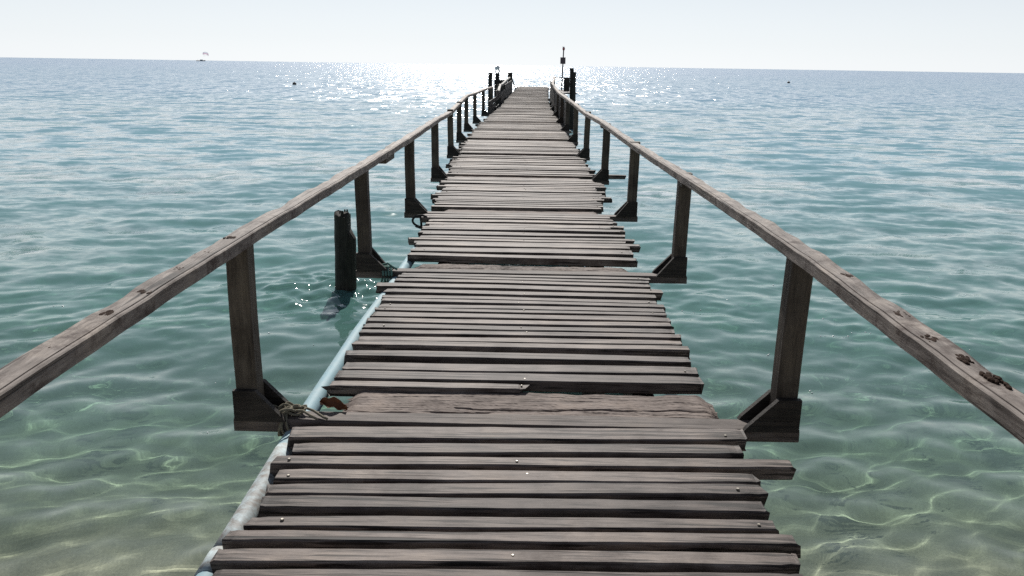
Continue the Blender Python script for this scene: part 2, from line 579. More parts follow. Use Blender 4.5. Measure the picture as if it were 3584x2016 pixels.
def water_material():
    mt, nt, out = new_mat('sea_water')
    L = nt.links.new
    tc = nd(nt, "ShaderNodeTexCoord")
    at = nd(nt, "ShaderNodeAttribute", attribute_name='rough_sea')
    dp = nd(nt, "ShaderNodeAttribute", attribute_name='depth')

    def slopes(scale, detail, rough, loc):
        mp = nd(nt, "ShaderNodeMapping")
        mp.inputs['Scale'].default_value = (scale * .6, scale, scale)
        mp.inputs['Location'].default_value = loc
        L(tc.outputs['Object'], mp.inputs[0])
        n = nd(nt, "ShaderNodeTexNoise")
        n.inputs['Scale'].default_value = 1
        n.inputs['Detail'].default_value = detail
        n.inputs['Roughness'].default_value = rough
        L(mp.outputs[0], n.inputs['Vector'])
        s = nd(nt, "ShaderNodeVectorMath", operation='SUBTRACT')
        s.inputs[1].default_value = (.5, .5, .5)
        L(n.outputs['Color'], s.inputs[0])
        return s.outputs[0]
    big = slopes(0.9, 3, .6, (3, 1, 0))          # unresolved waves far out
    fine = slopes(9.0, 2, .5, (0, 7, 0))         # capillary ripples
    gain = nd(nt, "ShaderNodeMath", operation='MULTIPLY')
    L(at.outputs['Fac'], gain.inputs[0])
    gain.inputs[1].default_value = 2.9
    bs = nd(nt, "ShaderNodeVectorMath", operation='SCALE')
    L(big, bs.inputs[0])
    L(gain.outputs[0], bs.inputs['Scale'])
    fg = nd(nt, "ShaderNodeMath", operation='MULTIPLY_ADD')
    L(at.outputs['Fac'], fg.inputs[0])
    fg.inputs[1].default_value = 0.55
    fg.inputs[2].default_value = 0.15
    fs = nd(nt, "ShaderNodeVectorMath", operation='SCALE')
    L(fine, fs.inputs[0])
    L(fg.outputs[0], fs.inputs['Scale'])
    sm0 = nd(nt, "ShaderNodeVectorMath", operation='ADD')
    L(bs.outputs[0], sm0.inputs[0])
    L(fs.outputs[0], sm0.inputs[1])
    gmp = nd(nt, "ShaderNodeMapping")            # gusts and wave groups far out
    gmp.inputs['Scale'].default_value = (1.6, .13, 1)
    L(tc.outputs['Object'], gmp.inputs[0])
    gn = nd(nt, "ShaderNodeTexNoise")
    gn.inputs['Scale'].default_value = 1
    gn.inputs['Detail'].default_value = 2
    gn.inputs['Roughness'].default_value = .6
    L(gmp.outputs[0], gn.inputs['Vector'])
    gs = nd(nt, "ShaderNodeVectorMath", operation='SUBTRACT')
    gs.inputs[1].default_value = (.5, .5, .5)
    L(gn.outputs['Color'], gs.inputs[0])
    gg = nd(nt, "ShaderNodeMath", operation='MULTIPLY')
    g2 = nd(nt, "ShaderNodeMath", operation='POWER')
    L(at.outputs['Fac'], g2.inputs[0])
    g2.inputs[1].default_value = 3.0
    L(g2.outputs[0], gg.inputs[0])
    gg.inputs[1].default_value = 1.7
    gx = nd(nt, "ShaderNodeVectorMath", operation='SCALE')
    L(gs.outputs[0], gx.inputs[0])
    L(gg.outputs[0], gx.inputs['Scale'])
    sm = nd(nt, "ShaderNodeVectorMath", operation='ADD')
    L(sm0.outputs[0], sm.inputs[0])
    L(gx.outputs[0], sm.inputs[1])
    fl = nd(nt, "ShaderNodeVectorMath", operation='MULTIPLY')
    fl.inputs[1].default_value = (.48, 1, 0)
    L(sm.outputs[0], fl.inputs[0])
    ge = nd(nt, "ShaderNodeNewGeometry")
    ad = nd(nt, "ShaderNodeVectorMath", operation='ADD')
    L(ge.outputs['Normal'], ad.inputs[0])
    L(fl.outputs[0], ad.inputs[1])
    nm = nd(nt, "ShaderNodeVectorMath", operation='NORMALIZE')
    L(ad.outputs[0], nm.inputs[0])
    nrm = nm.outputs[0]
    fr = nd(nt, "ShaderNodeFresnel")
    fr.inputs['IOR'].default_value = 1.333
    L(nrm, fr.inputs['Normal'])
    gl = nd(nt, "ShaderNodeBsdfGlossy")
    gl.inputs['Color'].default_value = (1, 1, 1, 1)
    rgh = nd(nt, "ShaderNodeMapRange")
    L(at.outputs['Fac'], rgh.inputs[0])
    rgh.inputs[3].default_value = 0.04
    rgh.inputs[4].default_value = 0.15
    L(rgh.outputs[0], gl.inputs['Roughness'])
    L(nrm, gl.inputs['Normal'])
    # light scattered back by the water itself
    df = nd(nt, "ShaderNodeBsdfDiffuse")
    dcol = ramp(nt, [(0.0, (0.22, 0.24, 0.19)), (0.12, (0.115, 0.255, 0.23)), (0.24, (0.16, 0.305, 0.345)), (0.5, (0.2, 0.315, 0.405)), (1.0, (0.21, 0.305, 0.415))])
    dn = nd(nt, "ShaderNodeMath", operation='MULTIPLY')
    dn.inputs[1].default_value = 1 / 9.0
    L(dp.outputs['Fac'], dn.inputs[0])
    L(dn.outputs[0], dcol.inputs[0])
    L(dcol.outputs[0], df.inputs['Color'])
    # and light that goes through to the sand
    rf = nd(nt, "ShaderNodeBsdfRefraction")
    rf.inputs['IOR'].default_value = 1.333
    rf.inputs['Roughness'].default_value = 0.0
    tint = ramp(nt, [(0.0, (0.98, 0.99, 0.98)), (0.04, (0.88, 0.93, 0.88)), (0.08, (0.66, 0.86, 0.78)), (0.2, (0.36, 0.78, 0.72)), (0.6, (.12, .5, .5))])
    L(dn.outputs[0], tint.inputs[0])
    L(tint.outputs[0], rf.inputs['Color'])
    tb = ramp(nt, [(0.0, (.08, .08, .08)), (0.05, (.27, .27, .27)), (0.105, (.5, .5, .5)), (0.16, (.75, .75, .75)), (0.25, (1, 1, 1))])
    L(dn.outputs[0], tb.inputs[0])
    body = nd(nt, "ShaderNodeMixShader")
    L(tb.outputs[0], body.inputs[0])
    L(rf.outputs[0], body.inputs[1])
    L(df.outputs[0], body.inputs[2])
    mx = nd(nt, "ShaderNodeMixShader")
    # seen from above the surface mirrors by Fresnel; light rising from below passes almost freely
    bf = nd(nt, "ShaderNodeMix", data_type='FLOAT')
    L(ge.outputs['Backfacing'], bf.inputs[0])
    L(fr.outputs[0], bf.inputs[2])
    bf.inputs[3].default_value = 0.03
    L(bf.outputs[0], mx.inputs[0])
    L(body.outputs[0], mx.inputs[1])
    L(gl.outputs[0], mx.inputs[2])
    L(mx.outputs[0], out.inputs[0])
    return mt


sea = make_sea()
sea.data.materials.append(water_material())
sea.cycles.is_caustics_caster = True


def wave_z(x, y):
    calm = min(1.0, max(.35, (y + 3.0) / 9.0))
    p = kx * x + ky * y + ph
    return float(np.sum(amp * (np.sin(p) + 0.24 * np.cos(2 * p))) * calm)


def make_seabed():
    xs = np.linspace(-46, 46, 300)
    ys = np.concatenate([np.linspace(-30, -2, 40)[:-1], np.linspace(-2, 14, 260)[:-1], np.linspace(14, 60, 80)])
    X, Y = np.meshgrid(xs, ys)
    Z = -np.interp(Y, [-40, -1.5, 2, 3.6, 5.2, 8, 15, 30, 80], [-1.6, 0, .14, .34, .7, 1.1, 1.7, 2.6, 5])
    r2 = np.random.RandomState(5)
    for _ in range(14):
        t = r2.uniform(0, 6.28)
        l = r2.uniform(.7, 5)
        Z += 0.006 * l * np.sin((np.sin(t) * X + np.cos(t) * Y) * 2 * np.pi / l + r2.uniform(0, 6.28)) * np.clip((Y + 2) / 5, 0, 1)
    n, k = X.shape
    verts = np.stack([X, Y, Z], -1).reshape(-1, 3)
    idx = np.arange(n * k).reshape(n, k)
    faces = np.stack([idx[:-1, :-1], idx[:-1, 1:], idx[1:, 1:], idx[1:, :-1]], -1).reshape(-1, 4)
    me = bpy.data.meshes.new('seabed')
    me.from_pydata(verts.tolist(), [], faces.tolist())
    me.polygons.foreach_set('use_smooth', [True] * len(faces))
    o = bpy.data.objects.new('seabed', me)
    C.collection.objects.link(o)
    mt, nt, out = new_mat('wet_sand')
    L = nt.links.new
    tc = nd(nt, "ShaderNodeTexCoord")
    n1 = nd(nt, "ShaderNodeTexNoise")
    n1.inputs['Scale'].default_value = 0.9
    n1.inputs['Detail'].default_value = 6
    n1.inputs['Roughness'].default_value = .6
    L(tc.outputs['Object'], n1.inputs['Vector'])
    c1 = ramp(nt, [(0.34, (0.3, 0.29, 0.22)), (0.5, (0.5, 0.445, 0.36)), (0.7, (0.62, 0.56, 0.46))])
    L(n1.outputs['Fac'], c1.inputs[0])
    n2 = nd(nt, "ShaderNodeTexNoise")
    n2.inputs['Scale'].default_value = 60
    n2.inputs['Detail'].default_value = 3
    L(tc.outputs['Object'], n2.inputs['Vector'])
    c2 = ramp(nt, [(0.3, (.75, .75, .75)), (0.7, (1.1, 1.1, 1.1))])
    L(n2.outputs['Fac'], c2.inputs[0])
    mx = nd(nt, "ShaderNodeMix", data_type='RGBA', blend_type='MULTIPLY')
    mx.inputs[0].default_value = 1
    L(c1.outputs[0], mx.inputs[6])
    L(c2.outputs[0], mx.inputs[7])
    b = nd(nt, "ShaderNodeBsdfDiffuse")
    L(mx.outputs[2], b.inputs[0])
    L(b.outputs[0], out.inputs[0])
    me.materials.append(mt)
    o.cycles.is_caustics_receiver = True
    return tag(o, kind='structure')


make_seabed()

# ------------------------------------------------------------------ the pier
pier = empty('wooden_pier', (0, 0, 0), 'long weathered wooden pier of uneven grey planks with a handrail on both sides', 'pier')


def ring_xy(x, y, z, dy0, dy1, zt, zb, ch, j):
    return [(x + j[0], y + dy0 + ch, zb), (x + j[1], y + dy1 - ch, zb), (x + j[2], y + dy1, zb + ch), (x + j[3], y + dy1, zt - ch),
            (x + j[4], y + dy1 - ch, zt), (x + j[5], y + dy0 + ch, zt), (x + j[6], y + dy0, zt - ch), (x + j[7], y + dy0, zb + ch)]


def add_plank(mb, x0, x1, yl, yr, w, zt, th, seed, nails=True, nseg=26, tone=None, rag=0.012):
    r = random.Random(seed)
    n_f, n_b, n_z = N1(seed * 3 + 1), N1(seed * 3 + 2), N1(seed * 3 + 3, (1.1, 2.6, 6), (1, .5, .2))
    if tone is None:      # boards further out toned lighter, grazing sheen painted into the colour
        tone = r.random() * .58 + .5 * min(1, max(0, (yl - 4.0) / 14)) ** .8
    rings = []
    e0 = [r.uniform(-rag, rag) for _ in range(8)]
    e1 = [r.uniform(-rag, rag) for _ in range(8)]
    tilt = r.uniform(-.003, .003)
    for i in range(nseg + 1):
        t = i / nseg
        t = .5 - .5 * math.cos(PI * t) if nseg > 12 else t
        x = x0 + (x1 - x0) * t
        y = yl + (yr - yl) * t
        j = e0 if i == 0 else (e1 if i == nseg else [0] * 8)
        end = min(t, 1 - t) * (x1 - x0)
        wear = 0.006 * math.exp(-end / .05)
        zz = zt + n_z(x) * .0025 + tilt
        rings.append(ring_xy(x, y, 0, n_f(x * 2) * .0022 + wear * r.random(), w + n_b(x * 2) * .0022 - wear * r.random(),
                             zz - wear * r.random() * .7, zz - th, .004 + .002 * r.random(), j))
    n0 = len(mb.v)
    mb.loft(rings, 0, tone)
    for q in range(n0, len(mb.v)):
        mb.e[q] = max(0.0, 1 - min(mb.v[q][0] - x0, x1 - mb.v[q][0]) / .26) ** 1.3
    if nails:
        for nx in (x0 + r.uniform(.05, .14), r.uniform(-.02, .05), x1 - r.uniform(.05, .16)):
            if r.random() < .32:
                q = (nx - x0) / (x1 - x0)
                ny = yl + (yr - yl) * q + w * r.uniform(.25, .75)
                rad = r.uniform(.004, .0065)
                ztop = zt + n_z(nx) * .0025 + r.uniform(.002, .005)
                k = 7
                rg = [[(nx + rr * math.cos(6.283 * a / k), ny + rr * math.sin(6.283 * a / k), zz) for a in range(k)]
                      for rr, zz in ((rad, ztop - .012), (rad, ztop - .001), (rad * .7, ztop))]
                mb.loft(rg, 1, .5)


def add_sleeper(mb, x0, x1, yf, w, zt, th, seed, yr=None):
    """wide eroded beam: ragged outline, pitted and split top"""
    r = random.Random(seed)
    yr = yf if yr is None else yr
    nseg, nw = (130, 40) if yf < 7 else (60, 14)
    nf, nb = N1(seed + 5, (5, 13, 41), (1, .7, .5)), N1(seed + 9, (6, 17, 47), (1, .7, .5))
    noi = [N1(seed + 20 + k, (3 + k % 3, 11, 37), (1, .8, .7)) for k in range(nw + 1)]
    crack_n, crack2 = N1(seed + 77, (2.2, 7, 19), (1, .7, .3)), N1(seed + 78, (3.2, 9, 23), (1, .7, .3))
    rings = []
    for i in range(nseg + 1):
        t = i / nseg
        x = x0 + (x1 - x0) * t
        y = yf + (yr - yf) * t
        end = min(t, 1 - t) * (x1 - x0)
        rnd = .05 * max(0, 1 - end / .06) ** 2
        a, b = y + nf(x) * .006 + rnd * (1 if t < .5 else .4), y + w + nb(x) * .008 - rnd * 1.2
        drop = .02 * max(0, 1 - end / .05) ** 1.5
        top = []
        c1 = .33 + .1 * crack_n(x) / 2
        c2 = .12 + .06 * crack2(x) / 2
        for k in range(nw + 1):
            q = k / nw
            zz = zt + noi[k](x * .8) * .0008 + r.uniform(-.0007, .0007) - drop
            if k in (0, nw):
                zz -= .008
            g1 = min(1, max(0, noi[2](x * .5) + .9))
            g2 = min(1, max(0, noi[3](x * .45) + .6))
            zz -= .016 * g1 * math.exp(-((q - c1) / .022) ** 2) + .02 * g2 * math.exp(-((q - c2) / .022) ** 2)
            jx = r.uniform(-.02, .02) if i in (0, nseg) else 0
            top.append((x + jx, a + (b - a) * q, zz))
        ring = [(x, a, zt - th), (x, b, zt - th)] + top[::-1]
        rings.append(ring)
    mb.loft(rings, 0, .42 + r.uniform(-.1, .1) + .3 * min(1, max(0, (yf - 4) / 14)))  # tone lightens with distance, sheen painted in as on the planks


# measured planks: kind, left x, right x, front y at left / right, width
PL = [('p', -0.876, 0.827, 1.999, 2.049, 0.058), ('p', -0.894, 0.842, 2.086, 2.134, 0.069), ('p', -0.902, 0.876, 2.196, 2.243, 0.062),
      ('p', -0.867, 0.839, 2.287, 2.335, 0.066), ('p', -0.86, 0.832, 2.393, 2.441, 0.074), ('p', -0.871, 0.86, 2.492, 2.551, 0.077),
      ('p', -0.871, 0.859, 2.587, 2.636, 0.078), ('p', -0.913, 1.03, 2.699, 2.769, 0.07), ('p', -0.859, 0.864, 2.792, 2.853, 0.081),
      ('p', -0.912, 0.906, 2.919, 2.97, 0.108), ('S', -0.764, 0.856, 3.205, 3.224, 0.262), ('h', -0.876, 0.005, 3.464, 3.465, 0.067),
      ('p', -0.866, 0.852, 3.545, 3.56, 0.1), ('p', -0.862, 0.857, 3.666, 3.682, 0.101), ('p', -0.889, 0.858, 3.872, 3.854, 0.086),
      ('p', -0.878, 0.888, 4.02, 4.025, 0.073), ('p', -0.873, 0.859, 4.112, 4.135, 0.074), ('p', -0.883, 0.878, 4.232, 4.236, 0.068),
      ('p', -0.885, 0.852, 4.313, 4.326, 0.076), ('p', -0.883, 0.858, 4.418, 4.413, 0.076), ('p', -0.881, 0.86, 4.528, 4.51, 0.084),
      ('p', -0.874, 0.862, 4.65, 4.641, 0.06), ('p', -0.867, 0.866, 4.722, 4.725, 0.074), ('p', -0.879, 0.882, 4.84, 4.82, 0.067),
      ('p', -0.888, 0.851, 4.928, 4.895, 0.069), ('p', -0.884, 0.863, 5.044, 4.998, 0.085), ('p', -0.962, 0.917, 5.188, 5.155, 0.095),
      ('p', -0.856, 0.86, 5.325, 5.285, 0.075), ('p', -0.865, 0.873, 5.427, 5.392, 0.06), ('p', -0.839, 0.884, 5.512, 5.483, 0.06),
      ('S', -0.79, 0.79, 5.745, 5.72, 0.2), ('p', -0.875, 0.868, 6.075, 6.035, 0.099)]
BENTS = [0.55, 3.073, 5.59, 8.03, 10.65, 13.3, 16.1, 18.8, 21.4, 24.2, 27.2, 30.4, 33.8, 37.4, 41.2, 45.2]   # front faces of the crossbeams
BENT_Y = {}

deck_p = MB()
for k in range(2):                       # stringers under the planks
    for (a, b) in zip(range(0, 49, 3), range(3, 52, 3)):
        b = min(b, END_Y)
        xa = (lerp_tab(LEFT, a) + .28) if k == 0 else (lerp_tab(RIGHT, a) - .28)
        xb = (lerp_tab(LEFT, b) + .28) if k == 0 else (lerp_tab(RIGHT, b) - .28)
        za, zb = lerp_tab(ZD, a) - .068, lerp_tab(ZD, b) - .068
        rg = []
        for (x, y, z) in ((xa, a - .02, za), (xb, b + .02, zb)):
            rg.append([(x - .05, y, z - .14), (x + .05, y, z - .14), (x + .05, y, z), (x - .05, y, z)])
        deck_p.loft(rg, 0, .4)
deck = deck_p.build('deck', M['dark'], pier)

planks = []      # (x0,x1,yl,yr,w,zt,th,kind)
y = 1.0
while y < 1.9:   # just outside the lower edge of the frame
    planks.append((-.88 + rng.uniform(-.02, .02), .85 + rng.uniform(-.02, .02), y, y + .04, .075, DECK, .052, 'p'))
    y += .1
for (kd, a, b, yl, yr, w) in PL:
    planks.append((a, b, yl, yr, w, DECK + (-.028 if kd == 'S' else rng.uniform(-.004, .004)), .055, kd))
y = 6.20
bents_far = [b for b in BENTS if b > 7]
longs = {6.35: (-.87, .86), 6.6: (-.96, .86), 6.75: (-.88, .94), 8.75: (-1.0, .8), 9.05: (-1.05, .99), 9.2: (-1.01, .93), 9.95: (-1.03, .99), 10.25: (-1.06, .98), 11.0: (-.98, 1.38)}
used = set()
while y < END_Y - .1:
    nb = next((b for b in bents_far if b - .02 <= y + .1 and y < b + .1), None)
    if nb is not None and nb not in used:
        used.add(nb)
        BENT_Y[nb] = y
        y += .125
        L_, R_ = lerp_tab(LEFT, y), lerp_tab(RIGHT, y)
        sw = rng.uniform(.19, .24)
        if y < 34:
            planks.append((L_ + rng.uniform(.02, .12), R_ - rng.uniform(.04, .14), y, y, sw, lerp_tab(ZD, y) - .026, .055, 'S'))
            y += sw + rng.uniform(.05, .08)
        continue
    w = rng.uniform(.066, .1)
    g = rng.uniform(.012, .04)
    L_, R_ = lerp_tab(LEFT, y), lerp_tab(RIGHT, y)
    a, b = L_ + rng.gauss(0, .025), R_ + rng.gauss(0, .025)
    if y < 25 and rng.random() < .09:
        a -= rng.uniform(.05, .12)
    if y < 25 and rng.random() < .09:
        b += rng.uniform(.05, .14)
    for ky_, (la, lb) in list(longs.items()):
        if y >= ky_:
            a, b = la, lb
            del longs[ky_]
            break
    dz = rng.gauss(0, .0045) + (.012 if rng.random() < .06 else 0)
    planks.append((a, b, y, y + rng.uniform(-.012, .012), w, lerp_tab(ZD, y) + dz, .055, 'p'))
    y += w + g
planks.sort(key=lambda p: p[2])
count = 0
far_mb = MB()
sl_far = MB()
for i, (a, b, yl, yr, w, zt, th, kd) in enumerate(planks):
    seed = 100 + i
    if kd == 'S':
        mb = MB()
        add_sleeper(mb, a, b, yl, w, zt, .05, seed, yr)
        o = mb.build('sleeper_beam', M['sleeper'], deck)
        continue
    if yl > 1.95 and count < 99:
        count += 1
        mb = MB()
        if kd == 'h':      # broken short plank with a splintered end
            add_plank(mb, a, b, yl, yr, w, zt, th, seed, rag=.045, tone=.6)
        else:
            add_plank(mb, a, b, yl, yr, w, zt, th, seed)
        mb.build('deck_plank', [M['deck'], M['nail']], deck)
    else:
        add_plank(far_mb, a, b, yl, yr, w, zt, th, seed, nails=False, nseg=8)
fo = far_mb.build('deck_planks', [M['deck'], M['nail']], deck)
tag(fo, kind='stuff')

# crossbeams, rail posts, gussets
POST_X = [(.55, -1.1, 1.06), (3.073, -1.115, 1.083), (5.59, -1.12, 1.102), (8.03, -1.118, 1.066), (10.65, -1.15, 1.04), (13.3, -1.2, 1.0),
          (16.1, -1.28, .98), (18.8, -1.33, .95), (21.4, -1.29, .93), (24.2, -1.22, .95), (27.2, -1.1, .97), (30.4, -1.0, 1.0), (33.8, -.93, 1.08)]
RAIL_Z = 1.848
rail_top = {}


def gusset(mb, side, xp, y0, y1, z0, reach, height):
    """triangular plate nailed on one face of post and crossbeam; side -1 left, +1 right"""
    xo = xp + side * .052
    xi = xp - side * .04
    prof = [(xo, z0), (xi - side * reach, z0), (xi - side * (reach - .012), z0 + .018), (xi, z0 + height), (xo, z0 + height)]
    rg = [[(x, yy, z) for x, z in prof] for yy in (y0, y1)]
    mb.loft(rg, 0, .5)


for bi, (by, xl, xr) in enumerate(POST_X):
    yb = BENT_Y.get(by, by)
    zb = lerp_tab(ZD, yb)
    mb = MB()
    mb.box(xl - .062, xr + .062, yb, yb + .108, zb - .058, zb - .003, ch=.006, jit=.003, tone=.5)
    mb.build('crossbeam', M['cross'], pier)
    for side, xp in ((-1, xl), (1, xr)):
        mb = MB()
        hw = .044
        top = RAIL_Z - .045 + (.0 if yb < 20 else .02)
        rings = []
        n_x, n_y = N1(bi * 7 + side, (2, 5), (1, .5)), N1(bi * 9 + side, (2, 5), (1, .5))
        for k in range(9):
            z = zb - .03 + (top - zb + .03) * k / 8
            lean = side * .006 * k / 8
            cx, cy = xp + lean + n_x(z * 2) * .002, yb + .054 + n_y(z * 2) * .002
            c = .006
            rings.append([(cx - hw + c, cy - hw, z), (cx + hw - c, cy - hw, z), (cx + hw, cy - hw + c, z), (cx + hw, cy + hw - c, z),
                          (cx + hw - c, cy + hw, z), (cx - hw + c, cy + hw, z), (cx - hw, cy + hw - c, z), (cx - hw, cy - hw + c, z)])
        mb.loft(rings, 0, .35 + .4 * rng.random())
        post = mb.build('rail_post', M['post'], pier)
        for k, (ya, yc) in enumerate(((yb + .054 - hw - .026, yb + .054 - hw), (yb + .054 + hw, yb + .054 + hw + .026))):
            g = MB()
            gusset(g, side, xp, ya, yc, zb - .004, .115 + .02 * rng.random(), .13 + .02 * rng.random())
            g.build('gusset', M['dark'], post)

# piles under the crossbeams
for by, xl, xr in POST_X[1:10]:
    yb = BENT_Y.get(by, by)
    for xp in (lerp_tab(LEFT, yb) + .3, lerp_tab(RIGHT, yb) - .3):
        mb = MB()
        wob_ = N1(int(yb * 100) + int(xp > 0), (1.5, 3.1), (1, .5))
        mb.tube([(xp + wob_(q) * .01, yb + .2, DECK - .21 - (2.6 + .03 * yb) * q / 6) for q in range(7)], [.085 + .004 * wob_(q * 2) for q in range(7)], seg=12)
        mb.build('support_pile', M['pile'], pier)

# handrails, in lengths
RL = [(.2, -1.09, 1.845), (1.55, -1.09, 1.845), (2.1, -1.1, 1.85), (3.1, -1.095, 1.858), (5.6, -1.115, 1.832), (8.05, -1.11, 1.832),
      (10.65, -1.138, 1.83), (12.0, -1.165, 1.80), (13.3, -1.205, 1.775), (16.1, -1.29, 1.782), (18.8, -1.335, 1.835), (21.4, -1.26, 1.822), (24.2, -1.2, 1.83), (26.8, -1.08, 1.83)]
RR = [(.2, 1.03, 1.845), (1.5, 1.03, 1.845), (2.05, 1.04, 1.85), (3.1, 1.06, 1.855), (4.4, 1.08, 1.83), (5.6, 1.095, 1.805), (8.05, 1.055, 1.798),
      (10.65, 1.01, 1.82), (13.3, .97, 1.79), (16.1, .92, 1.83), (18.8, .89, 1.842), (21.4, .87, 1.842), (24.2, .9, 1.84), (27.4, .95, 1.83),
      (30.5, 1.0, 1.82), (33.5, 1.07, 1.85), (35.8, 1.19, 1.95), (37.2, 1.24, 2.04)]


def rail_points(tab, y0, y1, n):
    out = []
    for i in range(n + 1):
        yy = y0 + (y1 - y0) * i / n
        # smooth the corners a little
        xs = [lerp_tab([(a, b) for a, b, c in tab], yy + d) for d in (-.35, 0, .35)]
        zs = [lerp_tab([(a, c) for a, b, c in tab], yy + d) for d in (-.35, 0, .35)]
        out.append((sum(xs) / 3, yy, sum(zs) / 3))
    return out


def add_rail(mb, pts, inner, w, h, seed, tone, mat=0):
    """board on edge of the posts; inner = +1 if the walkway lies at +x"""
    nx, nz = N1(seed, (3, 8, 21), (1, .7, .5)), N1(seed + 1, (3, 9, 25), (1, .7, .6))
    rings = []
    for (x, y, z) in pts:
        jx, jz = nx(y * 2.2) * .0028, nz(y * 2.2) * .0022
        hw = w / 2
        # outer bottom, inner bottom, inner top, groove, outer top
        prof = [(-hw, -h), (hw, -h), (hw, -.004), (hw - .004, 0), (hw - .011, 0), (hw - .0125, -.007), (hw - .0145, -.007), (hw - .016, 0),
                (-hw + .006 + jx, 0 + jz), (-hw + jx, -.006 + jz)]
        rings.append([(x + inner * px + jx * .4, y, z + pz + jz * .4) for px, pz in prof])
    mb.loft(rings, mat, tone)


def add_tufts(mb, tab, spots, w, r):
    """scabs of rotten wood standing up from the top of a rail"""
    for (yy, dx, ln, wd, ht) in spots:
        x = lerp_tab([(a, b) for a, b, c in tab], yy) + dx
        z = lerp_tab([(a, c) for a, b, c in tab], yy)
        for _ in range(16):
            cx, cy = x + r.uniform(-wd, wd), yy + r.uniform(-ln, ln)
            s = r.uniform(.3, 1)
            k = 6
            rg = []
            for rad, zz in ((1, -.004), (.8, ht * .22 * s), (.3, ht * .45 * s)):
                rg.append([(cx + rad * .008 * s * math.cos(6.28 * a / k + s) * r.uniform(.7, 1.3), cy + rad * .017 * s * math.sin(6.28 * a / k + s) * r.uniform(.7, 1.3), z + zz)
                           for a in range(k)])
            mb.loft(rg, 1, .5)


r5 = random.Random(3)
left_spots = [(1.78, -.01, .02, .018, .010), (2.05, .0, .02, .014, .007), (2.25, .01, .015, .02, .009), (2.52, -.005, .018, .016, .007), (2.74, -.01, .03, .02, .008), (3.0, -.01, .012, .02, .006), (3.4, 0, .02, .01, .005)]
right_spots = [(1.70, .012, .05, .014, .013), (1.83, .008, .035, .014, .011), (1.97, -.005, .03, .016, .008), (2.18, .01, .03, .014, .006), (2.6, .012, .02, .012, .005)]
cuts_l = [.2, 4.55, 6.5, 13.35, 18.85, 26.8]
cuts_r = [.2, 5.55, 10.7, 16.2, 23.0, 37.2]
for tab, cuts, inner, spots in ((RL, cuts_l, 1, left_spots), (RR, cuts_r, -1, right_spots)):
    for k, (a, b) in enumerate(zip(cuts, cuts[1:])):
        mb = MB()
        pts = rail_points(tab, a, b - .004, max(24, int((b - a) * 12)))
        off = rng.uniform(-.004, .004)
        pts = [(x + off, yy, z + off * .5) for x, yy, z in pts]
        add_rail(mb, pts, inner, .084, .047, 31 * k + inner, min(.8, .27 + .1 * k + .15 * rng.random()))
        if k == 0:
            add_tufts(mb, tab, spots, .08, r5)
        rl = mb.build('handrail', [M['rail'], M['rot']], pier)
        if k in (1, 2) or (inner == -1 and k < 4):   # short cleat nailed under the joint
            x, z = lerp_tab([(p, q) for p, q, s in tab], b), lerp_tab([(p, s) for p, q, s in tab], b)
            cb = MB()
            if inner == 1 and k == 1:
                cb.box(x - .03, x + .036, b - .12, b + .28, z - .09, z - .050, ch=.003)
            else:
                cb.box(x - .03, x + .036, b - .05, b + .12, z - .085, z - .050, ch=.003)
            cb.build('cleat', M['post'], rl)

# ------------------------------------------------------------------ pier head
# boarded sides along the last stretch
for side, ys in ((-1, (24.6, 27.6, 30.6, 33.8, 37.0, 40.4)), (1, (20.0, 23.0, 26.0, 29.2, 32.4, 35.6))):
    tab = LEFT if side < 0 else RIGHT
    for k, (a, b) in enumerate(zip(ys, ys[1:])):
        mb = MB()
        nb = 4 if side < 0 else 5
        for q in range(nb):
            za, zb_ = lerp_tab(ZD, a) - .12 + q * .17, lerp_tab(ZD, b) - .12 + q * .17
            if rng.random() < .12 and q > 0:
                continue
            hgt = rng.uniform(.135, .166)
            xa, xb = lerp_tab(tab, a) + side * .09, lerp_tab(tab, b) + side * .09
            rg = [[(xa - .014, a, za), (xa + .014, a, za), (xa + .014, a, za + hgt), (xa - .014, a, za + hgt)],
                  [(xb - .014, b - .03, zb_), (xb + .014, b - .03, zb_), (xb + .014, b - .03, zb_ + hgt), (xb - .014, b - .03, zb_ + hgt)]]
            mb.loft(rg, 0, rng.random())
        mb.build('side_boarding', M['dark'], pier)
# short posts carrying the boards
for side, ys in ((-1, (26.0, 29.0, 32.0, 35.3, 38.6)), (1, (21.4, 24.5, 27.6, 30.8, 34.0, 37.0))):
    tab = LEFT if side < 0 else RIGHT
    for a in ys:
        x = lerp_tab(tab, a) + side * .16
        zb = lerp_tab(ZD, a)
        mb = MB()
        mb.box(x - .05, x + .05, a - .05, a + .05, -1.2, zb + (.62 if side > 0 else rng.uniform(.5, .75)), ch=.008, jit=.004, tone=rng.random())
        mb.build('side_post', M['pile'], pier)
# bleached loose rail on the left side of the head
mb = MB()
add_rail(mb, [(-.93, 28.6, 1.66), (-.95, 31.2, 1.82), (-.93, 32.4, 1.80), (-.9, 34.5, 1.83), (-.85, 37.5, 1.9), (-.78, 40.5, 1.95)], 1, .09, .06, 77, .8)
o = mb.build('handrail', [M['white_rail'], M['rot']], pier)
o['label'] = 'bleached crooked end of the left handrail'
# landing stage beside the head
mb = MB()
for k in range(11):
    yy = 40.2 + k * .5
    mb.box(1.3, 2.45, yy, yy + .44, 1.2, 1.26, ch=.005, jit=.004, tone=rng.random())
mb.build('side_landing', M['deck'], pier)


